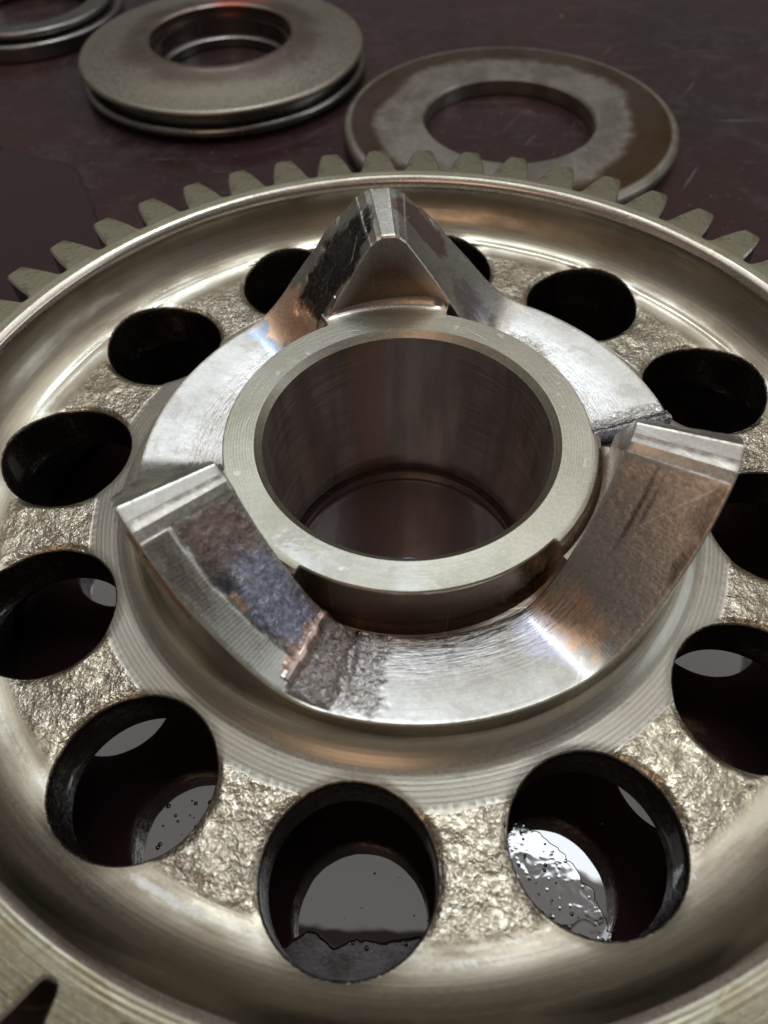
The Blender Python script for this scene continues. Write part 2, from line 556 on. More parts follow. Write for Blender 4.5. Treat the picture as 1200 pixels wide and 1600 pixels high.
def sector(K=26):
    # border of the (s, theta) rectangle, walked counter-clockwise from (S_OUT, -HA)
    nt, ns = 20, 28
    border = [(S_OUT, -HA + 2 * HA * i / nt) for i in range(nt)]
    border += [(S_OUT + (S_IN - S_OUT) * i / ns, HA) for i in range(ns)]
    border += [(S_IN, HA - 2 * HA * i / nt) for i in range(nt)]
    border += [(S_IN + (S_OUT - S_IN) * i / ns, -HA) for i in range(ns)]
    L = len(border)
    # matching points on the hole edge: angle about hole centre in the xy plane
    pts = []
    for (s, th) in border:
        r = float(r_of(s))
        x, y = r * math.cos(th) - HC, r * math.sin(th)
        a = math.atan2(y, x)
        hx, hy = HC + HR * math.cos(a), HR * math.sin(a)
        pts.append((float(s_of(math.hypot(hx, hy))), math.atan2(hy, hx), s, th))
    V = []
    for (s0, t0, s1, t1) in pts:
        for k in range(K + 1):
            f = k / K
            s, th = s0 + (s1 - s0) * f, t0 + (t1 - t0) * f
            r = float(r_of(s))
            V.append((r * math.cos(th), r * math.sin(th), 0))
    V = np.array(V)
    return V, grid_faces(L, K + 1, True, True), L


SV, SF, SL = sector()
K1 = 27
wv, wf, wn = [], [], []
hole_v, hole_f = [], []
for k in range(12):
    a = HPH + k * math.pi / 6
    c, s = math.cos(a), math.sin(a)
    P = np.stack([SV[:, 0] * c - SV[:, 1] * s, SV[:, 0] * s + SV[:, 1] * c,
                  np.zeros(len(SV))], 1)
    r = np.hypot(P[:, 0], P[:, 1])
    hx, hy = HC * c, HC * s

    def lipped(x, y):
        d = np.clip(np.hypot(x - hx, y - hy) - HR, 0, None)
        rough_lip = 1.4 + 0.4 * np.sin(5 * np.arctan2(y - hy, x - hx) + k * 2.1)
        q = np.hypot(x, y)
        amt = 0.10 + 0.42 * sstep(57.6, 59.4, q) * (1 - sstep(72.6, 74.6, q))     # the turned zones keep a crisp edge
        return web_z(q) - amt * np.clip(1 - d / rough_lip, 0, 1) ** 2
    P[:, 2] = lipped(P[:, 0], P[:, 1])
    e_ = 0.02
    N = np.stack([-(lipped(P[:, 0] + e_, P[:, 1]) - lipped(P[:, 0] - e_, P[:, 1])) / (2 * e_),
                  -(lipped(P[:, 0], P[:, 1] + e_) - lipped(P[:, 0], P[:, 1] - e_)) / (2 * e_), np.ones(len(P))], 1)
    N /= np.linalg.norm(N, axis=1)[:, None]
    off = sum(len(q) for q in wv)
    # rolled hole edge: drop the first ring a little
    wv.append(P + [0, 0, T0])
    wn.append(N)
    wf += [tuple(i + off for i in f) for f in SF]
    # hole wall (rounded lip, slightly rough bore, chamfer below)
    cx, cy = HC * c, HC * s
    ring = P[0::K1]
    out = ring[:, :2] - [cx, cy]
    out = out / np.linalg.norm(out, axis=1)[:, None]
    rows = []
    for (dr, dz) in ((0.0, 0.0), (0.22, -0.10), (0.34, -0.40), (0.34, -2.0), (0.30, -4.0)):
        rows.append(np.c_[ring[:, :2] - out * dr, ring[:, 2] + dz])
    for zz, dr in ((-22.0, 0.30), (-25.6, 0.30), (-26.4, -0.5)):
        rows.append(np.c_[ring[:, :2] - out * dr, np.full(len(ring), zz)])
    nr = len(rows)
    A = np.stack(rows, 1).reshape(-1, 3)
    A[:, 2] += T0
    ho = sum(len(q) for q in hole_v)
    hole_v.append(A)
    hole_f += [tuple(i + ho for i in f) for f in grid_faces(len(ring), nr, True, True)]
web = mesh('web', np.concatenate(wv), wf, M_WEB, gear, True, None, np.concatenate(wn))
web['label'] = 'cast web pierced by twelve round holes'

M_HOLE = NT('hole_cast_oily')
_p = M_HOLE.noise(0.8, 4, 0.6)
M_HOLE = M_HOLE.done(M_HOLE.mix(M_HOLE.ramp(_p, 0.4, 0.62), (0.085, 0.07, 0.058), (0.20, 0.17, 0.14)),
                     M_HOLE.ramp(_p, 0.35, 0.65, 0.45, 0.22), 1.0, M_HOLE.bump(_p, 0.5, 0.7))
ho = 0
for k in range(12):
    A = hole_v[k]
    mesh('hole_lining', A, grid_faces(SL, len(A) // SL, True), M_HOLE, gear, True, 50)

# web underside
M_UNDER = NT('black_underside')  # near-black colour puts in the deep shade under the gear
_p = M_UNDER.noise(0.4, 4, 0.6)
M_UNDER = M_UNDER.done((0.012, 0.010, 0.009), 0.45, 0.0, M_UNDER.bump(_p, 0.6, 0.7))
uv_, uf = [], []
for k in range(12):
    a = HPH + k * math.pi / 6
    c, s = math.cos(a), math.sin(a)
    P = np.stack([SV[:, 0] * c - SV[:, 1] * s, SV[:, 0] * s + SV[:, 1] * c, np.full(len(SV), -26.5 + T0)], 1)
    uf += [tuple(i + len(SV) * k for i in f[::-1]) for f in SF]
    uv_.append(P)
mesh('web_underside', np.concatenate(uv_), uf, M_UNDER, gear, False)

# -- hub flare between cam and web
fr = r_of(np.linspace(0, S_IN, 26))
NH = 240
va, na = [], []
for i in range(NH):
    a = HPH + HA + 2 * math.pi * i / NH
    for r in fr:
        va.append((r * math.cos(a), r * math.sin(a), float(web_z(r))))
va = np.array(va)
na = web_normal(va)
mesh('hub_flare', va + [0, 0, T0], grid_faces(NH, len(fr), True, True), M_WEB, gear, True, None, na)

# -- rim: upper fillet wall, bright inner chamfer, flat top, rim body
fo = r_of(np.linspace(S_OUT, s_of(85.55), 18))
ROOT = 89.0
NR = 52 * 12
prof_in = [(float(r), float(web_z(r))) for r in fo]
ztop = -3.5
TPH = 2.6250
va, na = [], []
for i in range(NR):
    a = TPH + 2 * math.pi * i / NR
    for r, z in prof_in:
        va.append((r * math.cos(a), r * math.sin(a), z))
va = np.array(va)
na = web_normal(va)
M_FILLET = M_WEB
rim = mesh('rim', np.concatenate([va + [0, 0, T0]]), grid_faces(NR, len(prof_in), True, True), M_FILLET, gear, True, None, na)
rim['label'] = 'turned steel rim with concave inner wall'
rim_top = revolve('rim_face', [(86.75, -3.6), (87.0, ztop), (ROOT, ztop)][::-1], NR, M_RIM, gear, sharp=20, z0=T0)
rim_edge = revolve('rim_chamfer', [(85.55, float(web_z(85.55))), (85.64, -4.5), (85.9, -4.1), (86.75, -3.6)][::-1], NR, M_EDGE, gear, sharp=40, z0=T0)
rim_top.rotation_euler.z = TPH
revolve('rim_underside', [(81.0, -26.5), (81.5, -38.5), (ROOT, -38.5)], 208, M_UNDER, gear, z0=T0)

# -- teeth
PIT = 2 * math.pi / 52


def tooth_mesh():
    # half outline (angle fraction of pitch, radius) from root centre to tip centre
    half = [(0.50, 89.55), (0.455, 89.57), (0.420, 89.75), (0.396, 90.2), (0.376, 91.1), (0.348, 92.5), (0.314, 94.1),
            (0.270, 95.8), (0.230, 97.3), (0.193, 98.4), (0.174, 98.85), (0.150, 99.1), (0.0, 99.15)]
    out = [(-f, r) for f, r in half] + [(f, r) for f, r in half[-2::-1]]
    n = len(out)
    base = [(-0.5 + i / 12, ROOT) for i in range(13)]

    def xy(f, r):
        return r * math.cos(f * PIT), r * math.sin(f * PIT)
    # inset outline for the edge chamfer
    o = np.array([xy(f, r) for f, r in out])
    t = np.gradient(o, axis=0)
    nrm = np.c_[t[:, 1], -t[:, 0]]
    nrm /= np.linalg.norm(nrm, axis=1)[:, None]
    ins = o - nrm * 0.42
    ins[0] = o[0] - [0.42, 0]
    ins[-1] = o[-1] - [0.42, 0]
    ins[0] = np.array(xy(-0.5, 89.13))
    ins[-1] = np.array(xy(0.5, 89.13))
    V = [(*p, ztop) for p in (xy(f, r) for f, r in base)]
    nb = len(V)
    V += [(*p, ztop) for p in ins]
    V += [(*p, ztop - 0.38) for p in o]
    V += [(*p, -38.5) for p in o]
    F = [tuple(list(range(nb))[::-1] + list(range(nb, nb + n)))[::-1]]
    for a in range(2):
        for i in range(n - 1):
            p = nb + a * n + i
            F.append((p, p + n, p + n + 1, p + 1))
    F.append(tuple([nb + 2 * n + i for i in range(n)] + [nb - 1, 0][:0]))
    me = bpy.data.meshes.new('tooth')
    me.from_pydata([((x) * MM, y * MM, (z + T0) * MM) for x, y, z in V], [], F)
    me.update()
    me.materials.append(M_TOOTH)
    me.materials.append(M_EDGE)
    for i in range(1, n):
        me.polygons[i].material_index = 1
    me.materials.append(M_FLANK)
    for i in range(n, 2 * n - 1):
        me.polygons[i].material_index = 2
    return me


tm = tooth_mesh()
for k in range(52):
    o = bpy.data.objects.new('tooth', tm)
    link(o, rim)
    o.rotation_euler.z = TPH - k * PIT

# -- collar with bore
C0 = math.radians(98.0)


def lobe_delta(th):
    """signed angle (deg) to nearest lobe crest"""
    d = math.degrees(th - C0)
    return (d + 60) % 120 - 60


NOTCH = 21.5
ths = sorted(set([round(x * 0.6, 3) for x in range(600)] +
                 [round((98 + 120 * k + s * (NOTCH + e)) % 360, 3) for k in range(3) for s in (-1, 1) for e in (-0.25, 0.25, 1.1, -1.1)]))
cv = []
for d in ths:
    th = math.radians(d)
    q = abs(lobe_delta(th))
    inl = q < NOTCH
    top_lobe = abs((d - 98 + 180) % 360 - 180) < 60
    e = 0.12 * noise.noise((math.cos(th) * 9, math.sin(th) * 9, 0.3))
    p = [(26.25, 0.0), (27.5, 0.0), (29.5, 0.0), (31.0, 0.0)]
    if inl:
        k = max(0.0, min(1.0, (12.9 - max(q - 5.3, 0) * 0.8 - 0.5) / 3.4))
        gr_ = ((31.6, 0.0), (32.3, -0.22), (32.9, -0.9), (33.2, -2.0), (33.6, -3.0), (34.3, -3.2))
        p += [(r_, z_) for r_, z_ in gr_] if not top_lobe else [(r_, z_ * k) for r_, z_ in ((31.9, 0.02), (32.6, 0.18), (33.2, 0.55), (33.7, 1.1), (34.1, 1.9), (34.5, 3.2))]
    else:
        p += [(31.35 + e * 0.4, 0.0), (31.6 + e * 0.4, -0.25), (31.55, -0.8), (31.2, -2.0), (31.2, -11.0), (32.2, -12.6)]
        p[-1] = (32.2, -12.6)
    p.append((34.9, -12.8) if not inl else (35.0, 3.4 * k) if top_lobe else (35.0, -3.2))
    for r, z in p:
        cv.append((r * math.cos(th), r * math.sin(th), z + T0))
cvv = np.array(cv).reshape(len(ths), 11, 3)
collar = mesh('collar', cvv[:, :7].reshape(-1, 3), grid_faces(len(ths), 7, True, True), M_COLLAR, gear, True, 30)
collar.data.materials.append(M_EDGE)
for i_, pg in enumerate(collar.data.polygons):
    if i_ % 6 == 5:
        pg.material_index = 1
mesh('collar_wall', cvv[:, 6:].reshape(-1, 3), grid_faces(len(ths), 5, True, True), M_WALL, gear, True, 30)
collar['label'] = 'flat-faced hub collar around the bore'
revolve('bore_chamfer', [(26.25, 0.0), (25.0, -1.05)], 240, M_COLLAR, gear, z0=T0)
revolve('bore_lining', [(25.0, -1.05), (25.0, -34.5), (24.85, -34.9), (24.85, -36.0), (25.2, -36.4), (25.2, -39.6), (25.9, -41 + 0.05)],
        240, M_BORE, gear, z0=T0)
revolve('hub_skirt', [(25.9, 0.05), (35.0, 0.05), (36.0, 1.0), (36.0, 14.5), (53.3, 14.5)], 160, M_UNDER, gear)

# -- three cam lobes
LOFF = 0.9
RI, RO = 34.0, 48.9


def lobe_profile(d, which):
    a = abs(d)
    if a <= 2.0:
        z = 15.6
    elif a <= 3.6:
        z = 15.6 - (a - 2.0) * 0.27
    elif a <= 5.6:
        z = 15.168 - (a - 3.6) * 0.52
    elif a <= 24.5:
        z = 14.128 - (a - 5.6) * 0.865
    elif a <= 38:
        u = a - 24.5
        z = -2.22 - 0.865 * (u - u * u / 27.0)
    else:
        z = -8.06
    if which == 'right' and 20 < d < 36:
        # torn lip where the ramp behind the right lobe starts
        if d > 33.2:
            z -= 0.0
            z = -7.4 + 0.5 * math.exp(-((d - 34.2) / 1.0) ** 2)
        else:
            z = min(z, -10.6 + (33.2 - d) * 0.55)
    return z


def blob(d, rho, cd, cr, wd, wr, soft=0.35, nz=0.0):
    q = np.sqrt(((d - cd) / wd) ** 2 + ((rho - cr) / wr) ** 2)
    return 1 - sstep(1 - soft, 1 + soft, q + nz)


def band(x, a, b, s):
    return sstep(a - s, a + s, x) * (1 - sstep(b - s, b + s, x))


def make_lobe(which, crest_deg, label):
    ds = np.unique(np.round(np.concatenate([np.arange(-60, 60.01, 0.35), [60, -60, 2.0, -2.0, 3.6, -3.6, 5.6, -5.6, 1.8, -1.8, 2.2, -2.2, 5.4, -5.4, 5.8, -5.8, 33.2, 33.6, 34.2]]), 3))
    rho = np.concatenate([[0.0, 0.018], np.linspace(0.04, 0.965, 50), [0.985, 1.0]])
    nd, nr = len(ds), len(rho)
    th = np.radians(crest_deg + ds)
    zc = np.array([lobe_profile(d, which) for d in ds])
    D, H = np.meshgrid(ds, rho, indexing='ij')
    X = (RI + (RO - RI) * H) * np.cos(th)[:, None]
    Y = (RI + (RO - RI) * H) * np.sin(th)[:, None]
    N1 = np.array([[noise.fractal((X[i, j] * .35, Y[i, j] * .35, 1.7), 0.9, 2.0, 4) for j in range(nr)] for i in range(nd)])
    N2 = np.array([[noise.fractal((X[i, j] * 1.1, Y[i, j] * 1.1, 7.7), 0.8, 2.0, 3) for j in range(nr)] for i in range(nd)])
    valley = sstep(24, 42, np.abs(D))
    Z = zc[:, None] + (H - 0.5) * (0.9 + 1.3 * valley) + 0.0 * D
    # edge rounding
    er = 0.35 * np.clip(1 - H / 0.03, 0, 1) ** 2 + 0.35 * np.clip((H - 0.975) / 0.025, 0, 1) ** 2
    Z -= er
    tint = np.zeros((nd, nr, 4))
    mask = np.zeros((nd, nr, 4))
    mask[..., 3] = 1

    def paint(w, color, mx=1.0):
        w = np.clip(w, 0, 1) * mx
        a0 = tint[..., 3]
        a1 = w + a0 * (1 - w)
        for c in range(3):
            tint[..., c] = np.where(a1 > 1e-5, (color[c] * w + tint[..., c] * a0 * (1 - w)) / np.maximum(a1, 1e-5), color[c])
        tint[..., 3] = a1

    jit = N1 * 0.35
    # sliding wear along the bottoms of the valleys, nearer the collar
    wear_hi = band(H + 0.05 * N1, -0.3, 0.50, 0.22)
    vz = np.maximum(band(D, 34, 62, 3), band(D, -62, -27, 4))
    mask[..., 1] = np.maximum(mask[..., 1], wear_hi * vz * 0.85)
    paint(wear_hi * vz, (0.42, 0.385, 0.39), 0.22)
    Z -= 0.10 * wear_hi * vz
    if which == 'top':
        paint(blob(D, H, 15, 0.42, 11, 0.36, 0.25, jit), (0.035, 0.03, 0.032), 1.0)
        mask[..., 0] = np.maximum(mask[..., 0], blob(D, H, 15, 0.42, 11, 0.36, 0.3, jit) * 0.8)
        paint(band(D + 2.5 * N1, 23, 33, 1.0), (0.95, 0.64, 0.46), 0.95)  # copper reflection of warm surroundings, painted into the colour
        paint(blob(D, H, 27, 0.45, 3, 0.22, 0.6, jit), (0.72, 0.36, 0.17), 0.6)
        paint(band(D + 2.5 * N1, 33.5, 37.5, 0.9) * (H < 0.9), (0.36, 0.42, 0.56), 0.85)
        paint(blob(D, H, -10, 0.68, 7, 0.26, 0.2, jit * 0.5), (0.26, 0.17, 0.155), 0.95)
        paint(blob(D, H, -26, 0.35, 6, 0.3, 0.5, jit), (0.25, 0.23, 0.24), 0.8)
        mask[..., 0] = np.maximum(mask[..., 0], blob(D, H, -44, 0.3, 9, 0.22, 0.6, jit) * 0.5)
        Z -= 0.55 * blob(D, H, 15, 0.42, 11, 0.36, 0.3, jit)
        Z += 0.9 * blob(D, H, 7.5, 0.97, 3.5, 0.12, 0.5, jit) * 0 + 0.12 * N2 * band(D, 6, 24, 2)
        Z += 0.7 * blob(D, H, 12, 1.0, 2.2, 0.10, 0.6, jit)
        Z += 0.5 * blob(D, H, -12, 1.0, 2.5, 0.10, 0.6, jit)
    if which == 'left':
        fl = band(D + 0.4 * N1, 5.5, 29, 0.5) * (1 - sstep(0.60, 0.70, H + 0.02 * N1 + 0.004 * (D - 17)))
        mask[..., 0] = np.maximum(mask[..., 0], fl * 0.75)
        mask[..., 1] *= 1
        mask[..., 2] = np.maximum(mask[..., 2], band(D, 5.5, 34, 0.6) * sstep(0.62, 0.70, H))
        paint(fl, (0.42, 0.36, 0.34), 0.55)
        paint(fl * blob(D, H, 17, 0.60, 9, 0.13, 0.4, jit), (0.055, 0.06, 0.075), 1.0)
        paint(fl * blob(D, H, 21, 0.30, 8.5, 0.26, 0.35, jit), (0.44, 0.48, 0.66), 0.9)  # blue sky reflection painted into the ramp colour
        paint(fl * blob(D, H, 9, 0.35, 4, 0.34, 0.5, jit), (0.30, 0.22, 0.19), 0.7)
        paint(blob(D, H, 17, 0.60, 1.0, 0.05, 0.5, jit) + blob(D, H, 18.6, 0.60, 0.7, 0.04, 0.5, jit), (0.55, 0.38, 0.26), 0.9)
        paint(blob(D, H, 11, 0.85, 6, 0.10, 0.6, jit), (0.24, 0.20, 0.17), 0.7)
        paint(band(D + 1.2 * N1, 27.5, 30.5, 0.5) * (H < 0.8), (0.52, 0.38, 0.31), 0.85)
        rough = band(D + 1.5 * N1, 30.5, 38, 0.8) * (1 - sstep(0.86, 0.98, H))
        mask[..., 0] = np.maximum(mask[..., 0], rough)
        paint(rough, (0.40, 0.365, 0.36), 0.6)
        rough2 = band(D + 1.5 * N1, 38, 47, 1.4) * (1 - sstep(0.82, 1.02, H))
        mask[..., 0] = np.maximum(mask[..., 0], rough2 * 0.55)
        paint(rough2, (0.52, 0.49, 0.48), 0.5)
        Z -= fl * (0.55 + 0.22 * N2)
        Z += 0.35 * N2 * rough + 0.22 * N2 * rough2
        Z -= 0.75 * rough
        # raised, rolled-over ridge of displaced metal
        Z += 0.95 * blob(D, H, 38.6, 0.42, 1.5, 0.30, 0.6, jit * 0.8)
        Z += 0.35 * band(D + 0.9 * N1, 28.3, 30.2, 0.5) * (H < 0.86)
    if which == 'right':
        fr_ = band(D, -29, -5.4, 0.4) * 1.0
        paint(fr_, (0.42, 0.38, 0.35), 0.55)
        paint(blob(D, H, -9, 0.96, 3.6, 0.16, 0.3, jit), (0.17, 0.15, 0.13), 0.85)
        paint(blob(D, H, -16, 0.98, 3.0, 0.12, 0.3, jit), (0.17, 0.15, 0.13), 0.8)
        paint(blob(D, H, -12.5, 0.34, 5.5, 0.022, 0.6, jit * 0.2), (0.10, 0.08, 0.075), 0.9)
        paint(blob(D, H, -11, 0.42, 3.5, 0.018, 0.6, jit * 0.2), (0.12, 0.10, 0.09), 0.7)
        paint(blob(D, H, -8.0, 0.06, 2.8, 0.08, 0.6, jit), (0.5, 0.44, 0.38), 0.8)
        paint(blob(D, H, -31.5, 0.40, 5.0, 0.36, 0.45, jit * 1.4), (0.66, 0.43, 0.29), 0.9)  # copper-coloured reflection painted at the foot of the ramp
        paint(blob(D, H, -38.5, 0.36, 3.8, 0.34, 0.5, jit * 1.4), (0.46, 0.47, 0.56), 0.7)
        mask[..., 2] = np.maximum(mask[..., 2], band(D, -32, -12, 3) * 0.6)
        mask[..., 0] = np.maximum(mask[..., 0], band(D, -29, -6, 1) * 0.28)
        mask[..., 0] = np.maximum(mask[..., 0], band(D + N1, 33.5, 40, 1.0) * 0.55)
        paint(band(D + N1, 32, 36.5, 0.6), (0.22, 0.21, 0.23), 0.75)
        Z += 0.15 * N2 * band(D, 33, 39, 1)
    Z += 0.005 * N2
    paint(1 - sstep(0.005, 0.03, H + 0 * D), (0.74, 0.73, 0.70), 0.9)  # light line painted for the wet glint along the inner edge
    paint(sstep(0.975, 0.992, H + 0 * D), (0.74, 0.71, 0.66), 0.8)  # outer edge: the bevel's sky reflection painted as a light line
    for cr, am in ((2.0, 0.05), (5.6, 0.06)):
        Z += am * (1 + 0.6 * N2) * np.exp(-((np.abs(D) - cr) / 0.22) ** 2)
        paint(np.exp(-((np.abs(D) - cr) / 0.25) ** 2), (0.72, 0.69, 0.62), 0.9)
    # nicked crest edges
    top = np.stack([X + LOFF, Y, Z], -1)
    rows = []
    V = []
    FT = []
    # column: inner wall bottom .. inner wall top | top surface | outer wall
    wi = [-12.9, -6.0]
    wo = 7
    for i in range(nd):
        c, s = math.cos(th[i]), math.sin(th[i])
        zi = top[i, 0, 2]
        col = []
        lo = -13.0
        for f in (0.0, 0.25, 0.5, 0.75):
            col.append((RI * c + LOFF, RI * s, lo + (zi - lo) * f))
        for j in range(nr):
            col.append(tuple(top[i, j]))
        zo = top[i, -1, 2]
        lo = -14.5
        for f in (0.06, 0.2, 0.4, 0.6, 0.8, 1.0):
            col.append((RO * c + LOFF, RO * s, zo + (lo - zo) * f))
        V += col
    nv = 4 + nr + 6
    V = np.array(V)
    V[:, 2] += T0
    tt = np.zeros((nd, nv, 4))
    mm = np.zeros((nd, nv, 4))
    mm[..., 3] = 1
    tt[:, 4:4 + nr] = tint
    mm[:, 4:4 + nr] = mask
    tt[:, :4] = (0.27, 0.205, 0.15, 0.8)
    tt[:, -6:] = (0.36, 0.30, 0.235, 0.6)
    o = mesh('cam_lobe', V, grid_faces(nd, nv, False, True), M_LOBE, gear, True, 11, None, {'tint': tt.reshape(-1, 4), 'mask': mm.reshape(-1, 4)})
    o['label'] = label
    return o


make_lobe('top', 98.0, 'far cam lobe with copper-coloured painted reflection and black oily ramp')
make_lobe('left', 218.0, 'left cam lobe with pitted ramp and painted blue reflection')
make_lobe('right', 338.0, 'right cam lobe with dull brown ramp')

# copper-brown slivers of rolled-over metal along the outer edge of the left lobe
for (a0, a1, z0_, z1_, wd) in ((-140.5, -137.4, 14.6, 11.6, 0.5), (-137.0, -131.6, 10.9, 6.4, 0.75), (-134.0, -128.6, 8.4, 3.6, 0.8)):
    v, f = [], []
    n = 14
    for i in range(n + 1):
        t = i / n
        a = math.radians(a0 + (a1 - a0) * t)
        z = z0_ + (z1_ - z0_) * t
        w = wd * math.sin(math.pi * min(max(t, 0.04), 0.97)) ** 0.5
        e = 0.12 * noise.noise((t * 9, a0, 0))
        for (dr, dz) in ((-0.3, 0.1), (0.28 + e, 0.05), (0.36 + e, -0.3 * w), (0.2, -1.2 * w), (-0.3, -1.3 * w)):
            v.append(((RO + dr) * math.cos(a) + LOFF, (RO + dr) * math.sin(a), z + dz + T0))
    mesh('metal_burr', v, grid_faces(n + 1, 5), M_BURR, gear, True, 40)

# ------------------------------------------------------------------ oil on the table


def catmull(pts, n=14, jit=0.0, seed=0):
    P = [Vector(p) for p in pts]
    out = []
    L = len(P)
    for i in range(L):
        p0, p1, p2, p3 = P[i - 1], P[i], P[(i + 1) % L], P[(i + 2) % L]
        for k in range(n):
            t = k / n
            q = 0.5 * ((2 * p1) + (p2 - p0) * t + (2 * p0 - 5 * p1 + 4 * p2 - p3) * t * t + (3 * p1 - p0 - 3 * p2 + p3) * t ** 3)
            if jit:
                q = q + Vector((noise.noise((q.x * .9, q.y * .9, seed)), noise.noise((q.x * .9, q.y * .9, seed + 9)))) * jit
                q = q + Vector((noise.noise((q.x * .25, q.y * .25, seed)), noise.noise((q.x * .25, q.y * .25, seed + 9)))) * jit
            out.append((q.x, q.y))
    return np.array(out)


def puddle(outline, h=0.35, name='oil_puddle', mat=None, zb=0.02):
    o = np.asarray(outline)
    t = np.roll(o, -1, 0) - np.roll(o, 1, 0)
    nrm = np.c_[t[:, 1], -t[:, 0]]
    nrm /= np.maximum(np.linalg.norm(nrm, axis=1), 1e-6)[:, None]
    L = len(o)
    V = []
    for ins, z in ((0.0, zb), (0.12, zb + (h - zb) * 0.45), (0.35, zb + (h - zb) * 0.8), (0.6, h), (0.75, h)):
        q = o - nrm * ins
        V += [(x, y, z) for x, y in q]
    F = []
    for k in range(4):
        for i in range(L):
            j = (i + 1) % L
            F.append((k * L + i, k * L + j, (k + 1) * L + j, (k + 1) * L + i))
    F.append(tuple(4 * L + i for i in range(L)))
    return mesh(name, V, F, mat or M_OIL, None, True, 50)


circ = [(24.6 * math.cos(i * math.pi / 60), 24.6 * math.sin(i * math.pi / 60)) for i in range(120)]
tag(puddle(circ, 0.5, mat=oil('bore_oil', (0.044, 0.024, 0.025), 1.75)), 'dark oil pooled at the bottom of the bore', 'oil puddle', 'oil puddles on the table')
# pool that has run out under the web; its ragged near edge shows through the nearest holes
near = [(82, 30), (80, -20), (68, -48), (55, -64), (40, -80), (27, -84), (17, -80), (10.6, -72.5), (6.5, -72.1), (2.4, -71.5), (-2.7, -72.4), (-6.8, -72.0),
        (-10.8, -73.1), (-14.0, -71.4), (-18.0, -72.6), (-23.0, -76.0), (-30, -79), (-41.5, -72), (-55, -62), (-68, -45),
        (-80, -22), (-84, 5), (-76, 36), (-52, 66), (0, 84), (50, 70), (74, 50)]
hub_in = 36.6
pl = catmull(near, 12, 0.45, 3)
# ring-shaped pool: stop it short of the hub skirt with an inner loop
L = len(pl)
ang = np.arctan2(pl[:, 1], pl[:, 0])
inner = np.c_[hub_in * np.cos(ang), hub_in * np.sin(ang)]
V, F = [], []
dirs = pl / np.linalg.norm(pl, axis=1)[:, None]
for ins, z in ((0.0, 0.02), (0.08, 0.16), (0.2, 0.28), (0.4, 0.35), (0.55, 0.35)):
    V += [(x, y, z) for x, y in pl - dirs * ins]
V += [(x, y, 0.35) for x, y in inner]
for k in range(5):
    for i in range(L):
        j = (i + 1) % L
        F.append((k * L + i, k * L + j, (k + 1) * L + j, (k + 1) * L + i))
tag(mesh('oil_puddle', V, F, M_OIL, None, True, 50), 'ragged pool of dark oil under the gear seen through its holes', 'oil puddle', 'oil puddles on the table')
tag(puddle(catmull([(-150.0, 171), (-146.9, 170.0), (-130.9, 163.5), (-118.1, 158.4), (-110.0, 145.1), (-101.7, 128.3), (-96.2, 112.8), (-94.6, 95.4),
                    (-105, 80), (-140, 84), (-175, 110), (-180, 150)], 12, 0.8, 5), 0.22, mat=M_FILM),
    'thin oil film on the table left of the gear teeth', 'oil puddle', 'oil puddles on the table')

fr_n = NT('frothy_oil')
fr_h = fr_n.math('ADD', fr_n.noise(0.30, 2, 0.5, dist=0.5), fr_n.ramp(fr_n.voro(0.75), 0.0, 0.30, 0.22, 0.0))
M_FROTH = fr_n.done((0.03, 0.018, 0.018), 0.06, 0.0, fr_n.bump(fr_h, 0.07, 0.8), IOR=1.9)
tag(puddle(catmull([(17.5, -54), (22, -55.5), (27.5, -60), (31.5, -66), (32.0, -72.5), (28, -76), (22, -72), (17.5, -64)], 14, 0.7, 21), 0.42, mat=M_FROTH, zb=0.34),
    'frothy bright oil patch seen through the near right hole', 'oil puddle', 'oil puddles on the table')

# bubbles: uncountable froth, one object
bv, bf = [], []


def bubble(x, y, r, z0=0.33):
    o = len(bv)
    rows = ((0.0, 1.0), (0.35, 0.93), (0.66, 0.74), (0.88, 0.45), (0.98, 0.1))
    n = 12
    for sr, h in ((1.5, 0.0), (1.15, 0.10), (0.85, 0.30), (0.55, 0.42), (0.28, 0.48)):
        for i in range(n):
            a = 2 * math.pi * i / n
            bv.append((x + r * sr * math.cos(a), y + r * sr * math.sin(a), z0 + r * h))
    for k in range(4):
        for i in range(n):
            j = (i + 1) % n
            bf.append((o + k * n + i, o + k * n + j, o + (k + 1) * n + j, o + (k + 1) * n + i))
    bf.append(tuple(o + 4 * n + i for i in range(n)))


rb = random.Random(11)
for k in range(110):
    t = rb.random()
    x = 19 + 13 * t + rb.gauss(0, 2.2)
    y = -57 - 15 * t + rb.gauss(0, 2.2)
    bubble(x, y, rb.choice((0.10, 0.13, 0.16, 0.22, 0.34)) * rb.uniform(0.8, 1.2))
for k in range(14):
    bubble(rb.uniform(-18, 8), rb.uniform(-77, -62), rb.uniform(0.08, 0.24), 0.3)
for k in range(22):
    bubble(-38 + rb.gauss(0, 3), -56 + rb.gauss(0, 3), rb.uniform(0.10, 0.40))
for k in range(16):
    bubble(rb.uniform(-14, 14), rb.uniform(-17, 4), rb.uniform(0.12, 0.34), 0.48)
for k in range(20):
    a = rb.uniform(0, 6.28)
    r_ = rb.uniform(55, 75)
    bubble(r_ * math.cos(a), r_ * math.sin(a), rb.uniform(0.1, 0.3))
fro = mesh('oil_bubbles', bv, bf, M_BUB, None, True, 60)
tag(fro, 'small bubbles scattered on the dark oil', 'bubbles', None, 'stuff')

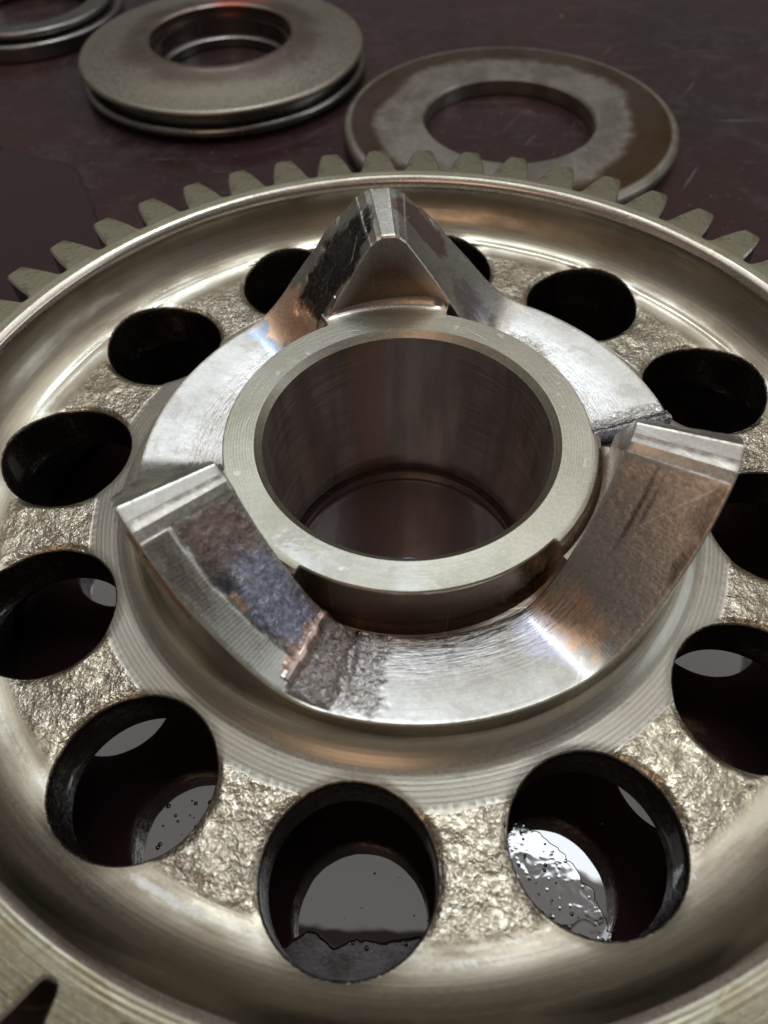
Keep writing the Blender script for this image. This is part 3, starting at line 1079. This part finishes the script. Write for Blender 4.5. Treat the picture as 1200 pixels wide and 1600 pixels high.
# ------------------------------------------------------------------ rings lying behind the gear
wsh = tag(empty('washer_ring', (34.5, 180.0, 0)), 'flat steel ring with brown oil stain, behind the gear teeth', 'steel ring', 'steel rings behind the gear')
pr = [(29.7, 0.3), (29.7, 5.2), (30.4, 6.0)] + [(36, 6.05), (48, 6.0), (55.5, 5.8)] + arc(56.5, 3.6, 2.2, 2.2, 80, -30, 8) + [(57.6, 0.3), (57, 0.05), (30.2, 0.05)]
revolve('ring_body', pr[::-1], 160, M_WASHER, wsh, True, 38)

spl = tag(empty('spool_ring', (-74.0, 229.0, 0)), 'grooved double-flanged steel ring with conical top, upper left', 'steel ring', 'steel rings behind the gear')
up = [(27.4, 10.0), (27.2, 14.0), (27.8, 14.6), (29.2, 14.8), (30.6, 14.5), (32.5, 14.0), (36, 13.5), (45, 12.3), (53.2, 11.0)] + \
    arc(53.8, 9.8, 1.3, 1.2, 75, -75, 7) + [(52.5, 8.5), (48.5, 8.2), (48.5, 8.0), (28, 8.0)]
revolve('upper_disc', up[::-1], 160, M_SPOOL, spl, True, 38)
revolve('groove_core', [(25.5, 4.0), (25.5, 9.9), (27.2, 9.9)][::-1], 120, M_DARK, spl, False, 38)
revolve('groove_wall', [(50.3, 8.4), (50.3, 4.8)], 160, M_DARK, spl)
lowf = [(23.5, 0.4), (23.5, 3.6), (24.3, 4.2), (49.5, 5.4), (53.4, 5.2)] + arc(54.0, 3.4, 1.6, 1.7, 80, -60, 8) + [(53.5, 0.6), (52.5, 0.1), (24, 0.1)]
revolve('lower_flange', lowf[::-1], 160, M_DARK, spl, True, 38)

brg = tag(empty('bearing_ring', (-169.0, 279.0, 0)), 'dark polished stepped ring cut off at the upper left corner', 'steel ring', 'steel rings behind the gear')
revolve('outer_ring', ([(33.0, 0.2), (33.0, 5.8), (33.8, 6.3), (39.4, 6.3)] + arc(39.6, 5.3, 1.4, 1.0, 80, -10, 5) + [(41.0, 0.6), (40.4, 0.1), (33.6, 0.1)])[::-1], 140, M_DARK, brg, True, 38)
revolve('inner_ring', ([(28.4, 1.5), (28.4, 9.0), (29.0, 9.7), (32.0, 9.8)] + arc(36.5, 8.6, 1.2, 1.2, 85, -20, 6) + [(36.0, 6.4), (32.0, 6.4), (32.0, 1.5)])[::-1], 140, M_DARK, brg, True, 38)

# chip of bright metal far back on the table
ch_v = [(-0.9, -0.6, 0.02), (1.0, -0.4, 0.02), (0.8, 0.7, 0.02), (-0.6, 0.6, 0.02), (-0.5, -0.3, 0.6), (0.6, -0.1, 0.8), (0.4, 0.4, 0.5), (-0.4, 0.3, 0.7)]
ch_f = [(0, 1, 5, 4), (1, 2, 6, 5), (2, 3, 7, 6), (3, 0, 4, 7), (4, 5, 6, 7), (3, 2, 1, 0)]
chip = mesh('metal_chip', ch_v, ch_f, M_RIM, None, False)
chip.location = Vector((65.2, 281.6, 0)) * MM
tag(chip, 'tiny bright metal chip on the table behind the flat ring', 'metal chip')
